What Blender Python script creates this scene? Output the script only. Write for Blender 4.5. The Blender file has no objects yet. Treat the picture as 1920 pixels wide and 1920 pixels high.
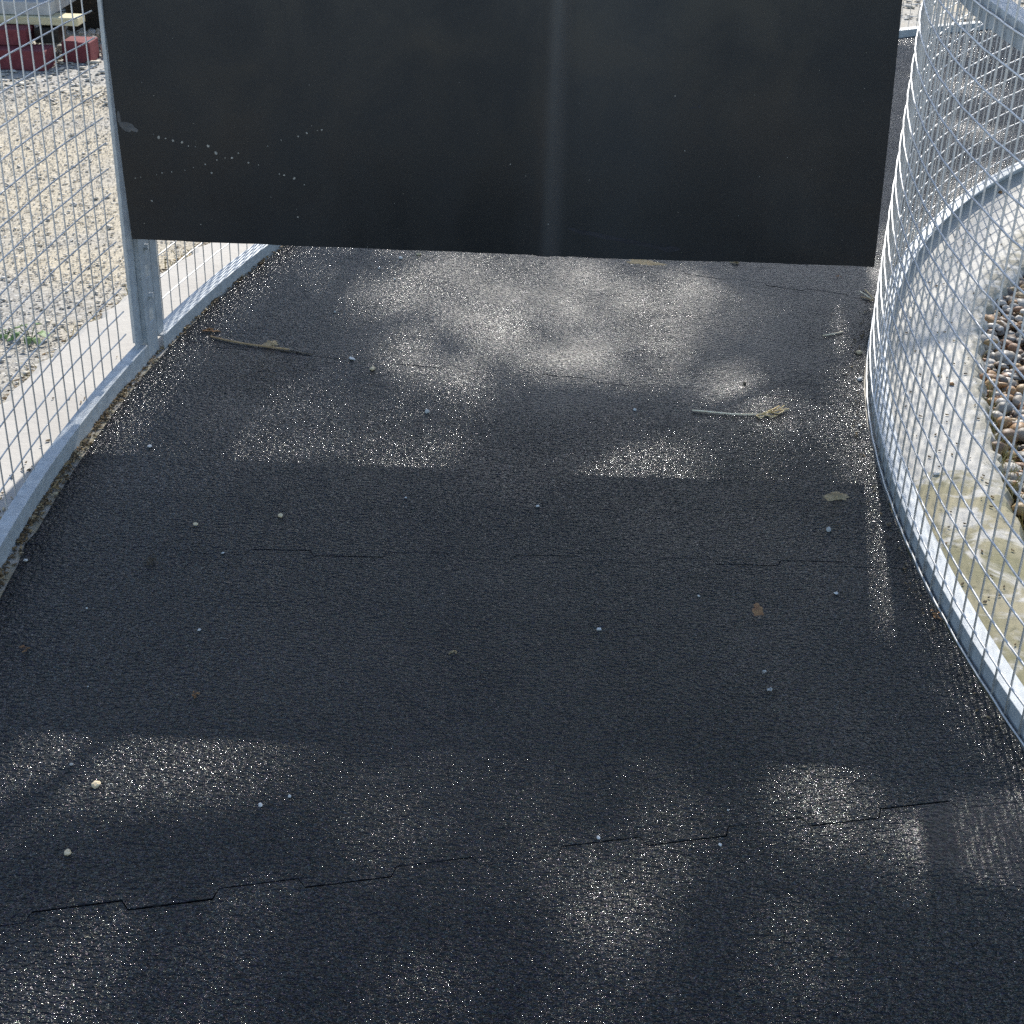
import bpy, bmesh, math, random
import numpy as np
from mathutils import Vector, Matrix
R = math.radians
random.seed(7); rng = np.random.default_rng(7)
scn = bpy.context.scene
col = scn.collection

# ------------------------------------------------------------------ camera
CAM_H = 1.3
PHI = R(28.993)          # pitch below the horizon
ROLL = R(1.7876)
cam_d = bpy.data.cameras.new('camera'); cam = bpy.data.objects.new('camera', cam_d); col.objects.link(cam)
cam_d.sensor_fit = 'HORIZONTAL'; cam_d.sensor_width = 36.0
cam_d.angle = R(38.2166); cam_d.clip_start = 0.05; cam_d.clip_end = 500
Rv = Vector((1, 0, 0)); Uv = Vector((0, math.sin(PHI), math.cos(PHI))); Fv = Vector((0, math.cos(PHI), -math.sin(PHI)))
right = math.cos(ROLL) * Rv + math.sin(ROLL) * Uv
up = -math.sin(ROLL) * Rv + math.cos(ROLL) * Uv
m = Matrix((right, up, -Fv)).transposed().to_4x4(); m.translation = Vector((0, 0, CAM_H))
cam.matrix_world = m
scn.camera = cam

# ------------------------------------------------------------------ world, sun, exposure
SUN_EL = R(34.6); SUN_AZ = R(8.0)        # azimuth measured from +Y towards +X
SUN_DIR = Vector((math.sin(SUN_AZ) * math.cos(SUN_EL), math.cos(SUN_AZ) * math.cos(SUN_EL), math.sin(SUN_EL)))
world = bpy.data.worlds.new('World'); scn.world = world; world.use_nodes = True
wn = world.node_tree; bg = wn.nodes['Background']
sky = wn.nodes.new('ShaderNodeTexSky'); sky.sky_type = 'NISHITA'; sky.sun_disc = False
sky.sun_elevation = SUN_EL; sky.sun_rotation = SUN_AZ; sky.air_density = 1.0; sky.dust_density = 0.8; sky.ozone_density = 1.3
wn.links.new(sky.outputs[0], bg.inputs[0]); bg.inputs[1].default_value = 0.135
sl = bpy.data.lights.new('sun', 'SUN'); sl.energy = 4.8; sl.angle = R(0.6); sl.color = (1.0, 0.95, 0.87)
sun = bpy.data.objects.new('sun', sl); col.objects.link(sun)
sun.rotation_euler = SUN_DIR.to_track_quat('Z', 'Y').to_euler(); sun.location = (0, 0, 20)
scn.view_settings.view_transform = 'Standard'; scn.view_settings.look = 'None'
scn.view_settings.gamma = 1.0; scn.view_settings.exposure = 0.80; scn.view_settings.use_curve_mapping = False
scn.cycles.sample_clamp_indirect = 8.0
scn.cycles.use_denoising = False

# ------------------------------------------------------------------ helpers
CX, CY = 4.5603, 2.2728                   # centre of the curved walkway
RI, RO = 3.855, 5.437                     # mesh radii of the inner and outer fence
MI, MO = 3.863, 5.395                     # mat edges
FPX = 2771.017
def pc(r, a, z=0.0):
    a = R(a); return (CX + r * math.cos(a), CY + r * math.sin(a), z)
def px(x, y, z=0.0):                      # point of the photograph (1920 px) on the plane z
    x -= 960; y -= 960; c, s = math.cos(ROLL), math.sin(ROLL)
    x, y = c * x + s * y, -s * x + c * y
    d = (x, FPX * math.cos(PHI) - y * math.sin(PHI), -(FPX * math.sin(PHI) + y * math.cos(PHI)))
    t = (CAM_H - z) / -d[2]
    return Vector((d[0] * t, d[1] * t, z))

def tag(o, label=None, cat=None, group=None, kind=None):
    if label: o['label'] = label
    if cat: o['category'] = cat
    if group: o['group'] = group
    if kind: o['kind'] = kind
    return o
def thing(name, label, cat, loc=(0, 0, 0), group=None, kind=None):
    o = bpy.data.objects.new(name, None); col.objects.link(o); o.location = loc; o.empty_display_size = .1
    return tag(o, label, cat, group, kind)

class MB:
    """collects vertices and faces for one mesh"""
    def __init__(s): s.v = []; s.f = []
    def add(s, v, f):
        n = len(s.v); s.v += [tuple(p) for p in v]; s.f += [tuple(i + n for i in q) for q in f]
    def box(s, c, sx, sy, sz, rz=0, rx=0):
        M = Matrix.Rotation(rz, 3, 'Z') @ Matrix.Rotation(rx, 3, 'X')
        v = [Vector(c) + M @ Vector((i * sx / 2, j * sy / 2, k * sz / 2)) for i in (-1, 1) for j in (-1, 1) for k in (-1, 1)]
        s.add(v, [(0, 1, 3, 2), (4, 6, 7, 5), (0, 4, 5, 1), (2, 3, 7, 6), (0, 2, 6, 4), (1, 5, 7, 3)])
    def tube(s, pts, rad, n=6, cap=True):
        pts = [Vector(p) for p in pts]; L = len(pts)
        rads = rad if isinstance(rad, (list, tuple)) else [rad] * L
        V = []
        for i, p in enumerate(pts):
            t = (pts[min(i + 1, L - 1)] - pts[max(i - 1, 0)]).normalized()
            a = Vector((0, 0, 1)) if abs(t.z) < .9 else Vector((1, 0, 0))
            u = t.cross(a).normalized(); w = t.cross(u)
            for k in range(n):
                th = 2 * math.pi * k / n
                V.append(p + (u * math.cos(th) + w * math.sin(th)) * rads[i])
        F = []
        for i in range(L - 1):
            for k in range(n):
                F.append((i * n + k, i * n + (k + 1) % n, (i + 1) * n + (k + 1) % n, (i + 1) * n + k))
        if cap: F += [tuple(range(n))[::-1], tuple((L - 1) * n + k for k in range(n))]
        s.add(V, F)
    def arcbar(s, prof, a0, a1, step=.6):
        """closed profile [(r, z)] swept along the arc"""
        n = max(2, int(abs(a1 - a0) / step) + 1); P = len(prof); V = []
        for i in range(n):
            a = a0 + (a1 - a0) * i / (n - 1)
            V += [pc(r, a, z) for r, z in prof]
        F = [(i * P + k, i * P + (k + 1) % P, (i + 1) * P + (k + 1) % P, (i + 1) * P + k) for i in range(n - 1) for k in range(P)]
        F += [tuple(range(P))[::-1], tuple((n - 1) * P + k for k in range(P))]
        s.add(V, F)
    def build(s, name, mat, parent=None, smooth=False, bevel=0, loc=None):
        me = bpy.data.meshes.new(name); me.from_pydata(s.v, [], s.f); me.update()
        bm = bmesh.new(); bm.from_mesh(me); bmesh.ops.recalc_face_normals(bm, faces=bm.faces); bm.to_mesh(me); bm.free()
        if smooth: me.polygons.foreach_set('use_smooth', [True] * len(me.polygons))
        o = bpy.data.objects.new(name, me); col.objects.link(o)
        if mat: me.materials.append(mat)
        if loc is not None:
            L = Vector(loc)
            for v in me.vertices: v.co -= L
            o.location = L
        if parent:
            o.parent = parent
            o.matrix_parent_inverse = Matrix.Translation(-Vector(parent.location))
        if bevel:
            b = o.modifiers.new('bevel', 'BEVEL'); b.width = bevel; b.segments = 2; b.limit_method = 'ANGLE'
        return o

PL = Vector((-.8036, 2.9385, 0)); PR = Vector((.7308, 2.9039, 0)); ux = (PR - PL).normalized(); nx = Vector((ux.y, -ux.x, 0))   # nx faces the camera
# ------------------------------------------------------------------ materials
class NT:
    def __init__(s, name):
        s.m = bpy.data.materials.new(name); s.m.use_nodes = True; s.t = s.m.node_tree; s.n = s.t.nodes
        s.b = s.n['Principled BSDF']; s.out = s.n['Material Output']
        s.co = s.n.new('ShaderNodeNewGeometry').outputs['Position']
        s.isl = s.n.new('ShaderNodeNewGeometry').outputs['Random Per Island']
    def lk(s, a, b): s.t.links.new(a, b)
    def inp(s, k, v):
        if hasattr(v, 'is_linked'): s.lk(v, k)
        else: k.default_value = v
    def scale(s, v, co=None):
        n = s.n.new('ShaderNodeMapping'); n.inputs['Scale'].default_value = v if isinstance(v, tuple) else (v, v, v); s.lk(co or s.co, n.inputs['Vector']); return n.outputs[0]
    def noise(s, sc, det=4, rough=.55, co=None, dist=0):
        n = s.n.new('ShaderNodeTexNoise'); n.inputs['Scale'].default_value = sc; n.inputs['Detail'].default_value = det
        n.inputs['Roughness'].default_value = rough; n.inputs['Distortion'].default_value = dist; s.lk(co or s.co, n.inputs['Vector']); return n.outputs['Fac']
    def vor(s, sc, feat='F1', co=None, out='Distance', rand=1):
        n = s.n.new('ShaderNodeTexVoronoi'); n.feature = feat; n.inputs['Scale'].default_value = sc; n.inputs['Randomness'].default_value = rand; s.lk(co or s.co, n.inputs['Vector'])
        if out == 'Color_r':
            q = s.n.new('ShaderNodeSeparateColor'); s.lk(n.outputs['Color'], q.inputs[0]); return q.outputs[0]
        return n.outputs[out]
    def ramp(s, f, stops, mode='LINEAR'):
        n = s.n.new('ShaderNodeValToRGB'); e = n.color_ramp; e.interpolation = mode
        while len(e.elements) < len(stops): e.elements.new(.5)
        for i, (p, c) in enumerate(stops):
            e.elements[i].position = p; e.elements[i].color = c if len(c) == 4 else (*c, 1)
        s.lk(f, n.inputs[0]); return n.outputs[0]
    def mr(s, f, a, b, c=0, d=1):
        n = s.n.new('ShaderNodeMapRange'); n.inputs[1].default_value = a; n.inputs[2].default_value = b; n.inputs[3].default_value = c; n.inputs[4].default_value = d; n.interpolation_type = 'SMOOTHSTEP'; s.lk(f, n.inputs[0]); return n.outputs[0]
    def math(s, op, a, b=0, c=None):
        n = s.n.new('ShaderNodeMath'); n.operation = op; s.inp(n.inputs[0], a); s.inp(n.inputs[1], b)
        if c is not None: s.inp(n.inputs[2], c)
        return n.outputs[0]
    def mix(s, f, a, b, mode='MIX'):
        n = s.n.new('ShaderNodeMix'); n.data_type = 'RGBA'; n.blend_type = mode
        s.inp(n.inputs[0], f)
        for k, v in ((6, a), (7, b)):
            if isinstance(v, tuple): n.inputs[k].default_value = v if len(v) == 4 else (*v, 1)
            else: s.lk(v, n.inputs[k])
        return n.outputs[2]
    def sep(s):
        n = s.n.new('ShaderNodeSeparateXYZ'); s.lk(s.co, n.inputs[0]); return n.outputs
    def blob(s, cx, cy, rx, ry, w=.6):
        """soft elliptical mask on the ground, 1 inside"""
        X, Y, _ = s._s if hasattr(s, '_s') else setattr(s, '_s', s.sep()) or s._s
        a = s.math('POWER', s.math('ABSOLUTE', s.math('DIVIDE', s.math('SUBTRACT', X, cx), rx)), 2)
        b = s.math('POWER', s.math('ABSOLUTE', s.math('DIVIDE', s.math('SUBTRACT', Y, cy), ry)), 2)
        return s.mr(s.math('ADD', a, b), 1 - w, 1 + w, 1, 0)
    def bump(s, h, st, dist=.01, nrm=None):
        n = s.n.new('ShaderNodeBump'); s.inp(n.inputs['Strength'], st); n.inputs['Distance'].default_value = dist
        s.lk(h, n.inputs['Height'])
        if nrm: s.lk(nrm, n.inputs['Normal'])
        return n.outputs[0]
    def set(s, **k):
        names = dict(color='Base Color', rough='Roughness', metal='Metallic', normal='Normal', spec='Specular IOR Level')
        for a, v in k.items():
            i = s.b.inputs[names[a]]
            if isinstance(v, tuple): i.default_value = v if len(v) == 4 else (*v, 1)
            else: s.inp(i, v)
        return s.m

# rubber mat with a hammered, slightly wormy surface
def mat_rubber():
    t = NT('hammered_rubber')
    pebble = t.noise(140, 1.5, .5, co=t.scale((.85, 1.25, 1)), dist=.15)
    fine = t.noise(520, 2, .6)
    big = t.noise(2.2, 3)
    smooth_a = t.mr(t.noise(1.7, 2, co=t.scale((1, 1, 1))), .35, .55)
    bare = t.blob(.72, 1.50, .20, .10, .5)
    dsc = t.noise(4.5, 6, .62, dist=.3)
    dfine = t.noise(60, 4, .7)
    streak = t.noise(9, 5, .7, co=t.scale((.5, 2.2, 1)))
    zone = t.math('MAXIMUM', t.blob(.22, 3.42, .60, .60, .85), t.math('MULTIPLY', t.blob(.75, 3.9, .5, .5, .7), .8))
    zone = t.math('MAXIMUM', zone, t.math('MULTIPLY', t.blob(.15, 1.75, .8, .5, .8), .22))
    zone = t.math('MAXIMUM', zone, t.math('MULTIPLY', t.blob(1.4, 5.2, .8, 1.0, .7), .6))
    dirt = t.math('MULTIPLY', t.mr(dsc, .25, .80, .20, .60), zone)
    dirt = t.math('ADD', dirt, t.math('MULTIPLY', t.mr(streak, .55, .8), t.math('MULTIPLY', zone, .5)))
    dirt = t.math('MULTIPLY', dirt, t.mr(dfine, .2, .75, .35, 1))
    dirt = t.math('ADD', dirt, t.math('MULTIPLY', t.mr(t.noise(7, 5, .7), .62, .8), .10))
    # pale dust caught in the low spots and odd specks
    speck = t.mr(t.vor(38), .0, .055, 1, 0)
    speck = t.math('MULTIPLY', speck, t.mr(t.noise(3.1, 2), .5, .62))
    base = t.mix(t.mr(big, .3, .7), (.0070, .0078, .0100), (.0105, .0112, .0136))
    greenish = t.blob(.62, 1.95, .55, .9, .8)
    base = t.mix(t.math('MULTIPLY', greenish, .7), base, (.0085, .0100, .0098))
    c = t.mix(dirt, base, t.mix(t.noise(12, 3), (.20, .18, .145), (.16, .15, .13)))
    c = t.mix(t.math('MULTIPLY', speck, .35), c, (.30, .27, .22))
    ro = t.math('ADD', t.mr(t.noise(5, 4), .3, .7, .13, .20), t.math('MULTIPLY', dirt, .6))
    st = t.math('MULTIPLY', t.math('SUBTRACT', 1, t.math('MULTIPLY', bare, .85)), t.mr(smooth_a, 0, 1, .75, 1.0))
    n1 = t.bump(t.noise(1.3, 2), .35, .03)
    n2 = t.bump(pebble, st, .0110, n1)
    n3 = t.bump(fine, .4, .0008, n2)
    # moulded rubber carries tiny flat polished facets at random tilts
    def facets(base_n, sc, tilt, share):
        col_ = t.vor(sc, out='Color')
        v = t.n.new('ShaderNodeVectorMath'); v.operation = 'SUBTRACT'; t.lk(col_, v.inputs[0]); v.inputs[1].default_value = (.5, .5, .5)
        w = t.n.new('ShaderNodeVectorMath'); w.operation = 'MULTIPLY'; t.lk(v.outputs[0], w.inputs[0]); w.inputs[1].default_value = (tilt, tilt, 0)
        a = t.n.new('ShaderNodeVectorMath'); a.operation = 'ADD'; t.lk(base_n, a.inputs[0]); t.lk(w.outputs[0], a.inputs[1])
        n = t.n.new('ShaderNodeVectorMath'); n.operation = 'NORMALIZE'; t.lk(a.outputs[0], n.inputs[0])
        m_ = t.math('GREATER_THAN', t.vor(sc * 1.37, out='Color_r'), 1 - share)
        mm = t.n.new('ShaderNodeMix'); mm.data_type = 'VECTOR'; t.lk(t.math('MULTIPLY', m_, 1.0), mm.inputs[0]); t.lk(base_n, mm.inputs[4]); t.lk(n.outputs[0], mm.inputs[5])
        n2_ = t.n.new('ShaderNodeVectorMath'); n2_.operation = 'NORMALIZE'; t.lk(mm.outputs[1], n2_.inputs[0])
        tint = t.mix(.30, (.92, .955, 1.0), t.vor(sc * .9, out='Color')); t.lk(tint, t.b.inputs['Specular Tint'])
        return n2_.outputs[0], m_
    nn, fm = facets(n3, 400, .50, .38)
    fm = t.math('MULTIPLY', fm, t.math('SUBTRACT', 1, t.math('MINIMUM', 1, t.math('MULTIPLY', dirt, 1.4))))
    fm = t.math('MULTIPLY', fm, t.math('SUBTRACT', 1, t.math('MULTIPLY', bare, .8)))
    sp = t.math('ADD', .25, t.math('MULTIPLY', fm, .40))
    ro2 = t.math('SUBTRACT', t.math('ADD', ro, .07), t.math('MULTIPLY', fm, .13))
    return t.set(color=c, rough=ro2, normal=nn, spec=sp)

def mat_galv(name='galvanised_steel', wire=False, tint=(.45, .48, .495)):
    t = NT(name)
    sp = t.noise(45, 5, .6); blot = t.vor(55, out='Color')
    b = t.mix(t.mr(sp, .35, .7), tuple(x * .86 for x in tint), tuple(min(1, x * 1.08) for x in tint))
    dark = t.mr(t.noise(210, 3, .7), .66, .74)
    b = t.mix(t.math('MULTIPLY', dark, .0 if wire else .45), b, (.16, .15, .12))
    if not wire:
        b = t.mix(t.math('MULTIPLY', t.mr(t.noise(14, 5, .7), .55, .75), .35), b, (.62, .63, .60))
    return t.set(color=b, rough=.55 if wire else .62, metal=.35 if wire else .10, normal=t.bump(t.noise(300, 2), .15, .001))

def mat_concrete():
    t = NT('pale_concrete')
    base = t.mix(t.mr(t.noise(3, 5, .6), .3, .7), (.37, .35, .32), (.44, .42, .385))
    base = t.mix(t.mr(t.noise(55, 5, .75), .60, .72), base, (.36, .35, .32))
    pit = t.mr(t.vor(48), .03, .10, 1, 0)
    pit = t.math('MULTIPLY', pit, t.mr(t.noise(9, 2), .48, .62))
    base = t.mix(t.math('MULTIPLY', pit, .8), base, (.10, .09, .07))
    inner_w = t.mr(NTgeo(t), 4.6, 4.4)
    base = t.mix(t.math('MULTIPLY', inner_w, .85), base, t.mix(t.mr(t.noise(40, 5, .7), .35, .7), (.60, .575, .52), (.49, .47, .42)))
    # damp sandy moss stain on the near part of the inner kerb
    st = t.math('MAXIMUM', t.blob(.98, 2.20, .33, .42, .35), t.blob(.95, 1.85, .35, .35, .3))
    pool = t.mr(t.noise(7.5, 5, .6, dist=1.2), .38, .50)
    edge = t.mr(t.noise(11, 5, .6), .38, .55)
    st = t.math('MULTIPLY', t.mr(t.math('ADD', st, t.math('MULTIPLY', t.math('SUBTRACT', t.noise(9, 3), .5), .9)), .4, .46), pool)
    sc = t.mix(t.mr(t.noise(6, 4), .35, .65), (.22, .205, .11), (.34, .30, .19))
    sc = t.mix(t.mr(t.noise(28, 5, .7), .55, .7), sc, (.10, .095, .045))
    sc = t.mix(t.mr(t.vor(70), .05, .12, .8, 0), sc, (.5, .46, .38))
    base = t.mix(t.math('MULTIPLY', st, .93), base, sc)
    # soil stained strip between the mats and the outer fence
    g = NTgeo(t)
    soil = t.mr(g, 5.415, 5.395, 0, 1); soil = t.math('MULTIPLY', t.math('MULTIPLY', soil, t.mr(g, 5.2, 5.3)), t.mr(t.noise(18, 5, .7), .35, .62))
    base = t.mix(t.math('MULTIPLY', soil, .75), base, (.30, .26, .15))
    edge_in = t.math('MULTIPLY', t.mr(g, 3.68, 3.60), t.mr(t.noise(24, 5, .7), .4, .56))
    base = t.mix(t.math('MULTIPLY', edge_in, .8), base, (.24, .22, .16))
    h = t.noise(40, 6, .7)
    return t.set(color=base, rough=.9, normal=t.bump(t.math('SUBTRACT', h, t.math('MULTIPLY', pit, 1.5)), .35, .006), spec=.25)
def NTgeo(t):
    v = t.n.new('ShaderNodeVectorMath'); v.operation = 'DISTANCE'
    s = t.n.new('ShaderNodeVectorMath'); s.operation = 'MULTIPLY'; t.lk(t.co, s.inputs[0]); s.inputs[1].default_value = (1, 1, 0)
    t.lk(s.outputs[0], v.inputs[0]); v.inputs[1].default_value = (CX, CY, 0); return v.outputs['Value']

def mat_ground():
    t = NT('sandy_gravel_ground')
    patch = t.mr(t.noise(1.1, 4, .6), .4, .6)
    sand = t.mix(t.noise(30, 5, .7), (.50, .445, .345), (.43, .385, .30))
    grit = t.mix(t.mr(t.noise(90, 4, .7), .4, .6), (.29, .28, .26), (.43, .415, .385))
    c = t.mix(patch, sand, grit)
    c = t.mix(t.mr(t.vor(95), .35, .6), c, t.mix(.3, c, (.16, .14, .10)))
    h = t.math('ADD', t.noise(80, 4, .7), t.math('MULTIPLY', t.vor(60), -1))
    return t.set(color=c, rough=.95, normal=t.bump(h, .35, .006), spec=.2)

def mat_stone(name, stops, rough=.8):
    t = NT(name)
    c = t.ramp(t.isl, stops, 'CONSTANT')
    c = t.mix(t.math('MULTIPLY', t.mr(t.noise(90, 4, .7), .35, .7), .45), c, (.18, .15, .11))
    return t.set(color=c, rough=rough, normal=t.bump(t.noise(160, 3, .6), .3, .004), spec=.35)

def mat_plain(name, c1, c2, sc=20, rough=.8, bump=.3, bd=.003, spec=.3, stretch=(1, 1, 1)):
    t = NT(name); c = t.mix(t.mr(t.noise(sc, 5, .65, co=t.scale(stretch)), .3, .7), c1, c2)
    return t.set(color=c, rough=rough, normal=t.bump(t.noise(sc * 3, 4, .6, co=t.scale(stretch)), bump, bd), spec=spec)

def mat_panel():
    t = NT('black_plastic_sheet')
    c = t.mix(t.mr(t.noise(3, 4), .3, .7), (.0042, .0066, .0098), (.0065, .0096, .0135))
    dust = t.math('MULTIPLY', t.mr(t.noise(2.4, 5, .6, co=t.scale((1.2, 1, .8))), .5, .75), .05)
    scuff = t.mr(t.noise(26, 6, .75, co=t.scale((1, 1, .35)), dist=.4), .66, .82)
    c = t.mix(dust, c, (.22, .21, .19)); c = t.mix(t.math('MULTIPLY', scuff, .05), c, (.3, .3, .3))
    dot = t.math('MULTIPLY', t.mr(t.vor(60), .02, .05, 1, 0), t.mr(t.noise(6, 2), .6, .68))
    c = t.mix(t.math('MULTIPLY', dot, .4), c, (.004, .004, .004))
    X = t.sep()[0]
    crease_sheen = t.mr(t.math('ABSOLUTE', t.math('SUBTRACT', X, PL.x + .866)), .002, .030, 1, 0)  # highlight along the ridge, painted into the base colour
    c = t.mix(t.math('MULTIPLY', crease_sheen, .75), c, (.056, .058, .061))
    sheen_halo = t.mr(t.math('ABSOLUTE', t.math('SUBTRACT', X, PL.x + .98)), .03, .22, 1, 0)  # broad soft sheen right of the ridge, also painted as colour
    c = t.mix(t.math('MULTIPLY', sheen_halo, .40), c, (.026, .031, .036))
    r = t.mr(t.noise(5, 5, .6, dist=.5), .3, .7, .30, .50)
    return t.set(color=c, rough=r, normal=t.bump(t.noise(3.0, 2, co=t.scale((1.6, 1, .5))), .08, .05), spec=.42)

M = dict(
    rubber=mat_rubber(), galv=mat_galv(), wire=mat_galv('galvanised_wire', True, (.66, .66, .65)), concrete=mat_concrete(),
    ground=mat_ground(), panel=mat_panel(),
    gravel=mat_stone('gravel_chips', [(0, (.48, .45, .39)), (.18, (.41, .395, .36)), (.34, (.51, .475, .405)), (.5, (.37, .355, .325)), (.6, (.49, .47, .43)), (.78, (.45, .40, .31)), (.86, (.56, .545, .51)), (.975, (.30, .285, .26))]),
    pebble=mat_stone('river_pebbles', [(0, (.36, .20, .085)), (.13, (.30, .26, .21)), (.26, (.46, .43, .38)), (.38, (.20, .12, .07)), (.5, (.40, .27, .13)), (.62, (.24, .23, .21)), (.74, (.28, .14, .07)), (.82, (.55, .51, .45)), (.93, (.13, .115, .10))], .55),
    soil=mat_plain('dark_soil', (.05, .04, .03), (.16, .13, .09), 30, .95, .6, .01),
    straw=mat_plain('dry_straw', (.70, .50, .22), (.85, .66, .36), 60, .6),
    palestraw=mat_plain('bleached_straw', (.86, .72, .48), (.93, .84, .64), 60, .6),
    twig=mat_plain('brown_twig', (.36, .24, .12), (.54, .38, .21), 80, .7),
    leaf_dry=mat_plain('dry_leaf', (.20, .10, .05), (.34, .20, .09), 50, .8),
    litter=mat_stone('leaf_litter_bits', [(0, (.10, .065, .03)), (.3, (.20, .13, .06)), (.55, (.06, .045, .03)), (.75, (.33, .24, .12)), (.92, (.48, .40, .26))]),
    white=mat_plain('white_stone', (.60, .59, .56), (.72, .71, .68), 200, .7),
    tan=mat_plain('tan_stone', (.62, .48, .28), (.78, .66, .46), 200, .8),
    grey=mat_plain('grey_stone', (.46, .45, .42), (.62, .61, .58), 200, .8),
    orange=mat_plain('orange_brown_leaf', (.40, .17, .06), (.5, .24, .1), 100, .8),
    mud=mat_plain('dry_mud', (.40, .29, .15), (.54, .42, .25), 90, .95, .8, .006),
    green=mat_plain('weed_leaf', (.045, .10, .025), (.09, .17, .04), 40, .6),
    grass=mat_plain('dry_grass', (.22, .20, .07), (.42, .36, .16), 40, .8),
    maroon=mat_plain('maroon_block', (.13, .028, .034), (.19, .05, .056), 16, .85),
    slab=mat_plain('grey_paving_slab', (.34, .34, .335), (.46, .46, .45), 26, .9),
    plank=mat_plain('pale_timber', (.50, .44, .27), (.60, .54, .36), 14, .8, stretch=(1, 8, 8)),
    darkwood=mat_plain('dark_timber', (.020, .017, .014), (.045, .038, .03), 12, .85, .6, .01, stretch=(1, 8, 8)),
    bark=mat_plain('bark', (.06, .045, .03), (.14, .11, .08), 14, .95, .8, .02),
    foliage=mat_plain('tree_leaf', (.03, .075, .018), (.07, .13, .03), 3, .6),
    smudge=mat_plain('dried_splash', (.24, .24, .22), (.40, .39, .35), 220, .8),
    smear=mat_plain('dusty_smear', (.055, .057, .06), (.13, .13, .13), 60, .7),
    smear2=mat_plain('faint_scuff', (.018, .020, .026), (.032, .034, .042), 40, .5),
)

# ------------------------------------------------------------------ ground
def sheet(name, x0, x1, y0, y1, z, mat, n=1):
    b = MB(); b.add([(x0, y0, z), (x1, y0, z), (x1, y1, z), (x0, y1, z)], [(0, 1, 2, 3)]); return b.build(name, mat)
tag(sheet('ground', -300, 300, -300, 300, -.062, M['ground']), kind='structure', label='pale sandy gravel ground around the walkway')

# concrete ring under the walkway, kerb strips showing on both sides
def ring():
    b = MB(); V = []; A = np.arange(70, 232, .35); n = len(A)
    def wob(a, k): return math.sin(a * 3.1 * k) * .4 + math.sin(a * 7.7 + k) * .3 + math.sin(a * 19.3 * k + 2) * .2 + (rng.random() - .5) * .5
    for a in A:
        near = max(0, min(1, (a - 172) / 8))
        ri = 3.592 - .055 * max(0, min(1, (160 - a) / 6)) + .030 * near + .012 * wob(a, 1.0); ro = 5.655 + .014 * wob(a, 1.7) - .035 * max(0, min(1, (172 - a) / 8))
        prof = [(ri + .035, -.12), (ri, -.050 + .012 * rng.random()), (ri + .012 + .008 * rng.random(), -.016), (ri + .03, -.012), (4.0, -.012), (5.37, -.012), (5.374, -.004), (ro - .03, -.004), (ro - .010 - .01 * rng.random(), -.010), (ro, -.05), (ro - .02, -.12)]
        V += [pc(r, a, z) for r, z in prof]
    P = 11
    F = [(i * P + k, i * P + k + 1, (i + 1) * P + k + 1, (i + 1) * P + k) for i in range(n - 1) for k in range(P - 1)]
    b.add(V, F); return b.build('path', M['concrete'])
tag(ring(), kind='structure', label='pale concrete base of the curved path with kerb strips along both fences')

# pebble bed inside the curve
def disc():
    b = MB(); n = 96
    b.add([(CX, CY, -.055)] + [pc(3.62, 360 * i / n, -.055) for i in range(n)], [(0, i + 1, (i + 1) % n + 1) for i in range(n)])
    return b.build('planting_bed', M['soil'])
tag(disc(), kind='structure', label='dark soil of the pebble bed inside the curve')

ico = bmesh.new(); bmesh.ops.create_icosphere(ico, subdivisions=1, radius=1); ICO0 = (np.array([v.co[:] for v in ico.verts]), np.array([[v.index for v in f.verts] for f in ico.faces])); ico.free()
ico = bmesh.new(); bmesh.ops.create_icosphere(ico, subdivisions=3, radius=1); ICO2 = (np.array([v.co[:] for v in ico.verts]), np.array([[v.index for v in f.verts] for f in ico.faces])); ico.free()
ico = bmesh.new(); bmesh.ops.create_icosphere(ico, subdivisions=2, radius=1); ICO1 = (np.array([v.co[:] for v in ico.verts]), np.array([[v.index for v in f.verts] for f in ico.faces])); ico.free()

def stones(name, pos, size, flat, jag, base, mat, smooth):
    """pos (n,3), size (n,) -> one mesh of many stones"""
    V0, F0 = base; n = len(pos); nv = len(V0)
    V = np.repeat(V0[None], n, 0)
    # lumpy: push along a few random planes
    for _ in range(3):
        d = rng.normal(size=(n, 1, 3)); d /= np.linalg.norm(d, axis=2, keepdims=True)
        dot = (V * d).sum(2, keepdims=True); lim = rng.uniform(.45, .9, size=(n, 1, 1))
        V = V - d * np.maximum(dot - lim, 0) * .9
    if jag: V = V * (1 + rng.normal(size=(n, nv, 1)) * jag)
    V = V * np.stack([rng.uniform(.75, 1.3, n), rng.uniform(.65, 1.05, n), rng.uniform(flat * .7, flat * 1.3, n)], 1)[:, None, :]
    th = rng.uniform(0, 6.283, n); ti = rng.normal(size=n) * .3
    c, s = np.cos(ti), np.sin(ti); y = V[..., 1] * c[:, None] - V[..., 2] * s[:, None]; z = V[..., 1] * s[:, None] + V[..., 2] * c[:, None]
    x = V[..., 0]; c, s = np.cos(th), np.sin(th)
    V = np.stack([x * c[:, None] - y * s[:, None], x * s[:, None] + y * c[:, None], z], 2)
    V = V * size[:, None, None] + pos[:, None, :]
    F = (F0[None] + (np.arange(n) * nv)[:, None, None]).reshape(-1, 3)
    me = bpy.data.meshes.new(name); me.vertices.add(n * nv); me.vertices.foreach_set('co', V.reshape(-1).astype(np.float32))
    me.loops.add(len(F) * 3); me.loops.foreach_set('vertex_index', F.reshape(-1).astype(np.int32))
    me.polygons.add(len(F)); me.polygons.foreach_set('loop_start', np.arange(0, len(F) * 3, 3, dtype=np.int32))
    me.polygons.foreach_set('use_smooth', [smooth] * len(F)); me.update(calc_edges=True); me.validate()
    me.materials.append(mat); o = bpy.data.objects.new(name, me); col.objects.link(o); return o

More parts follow.
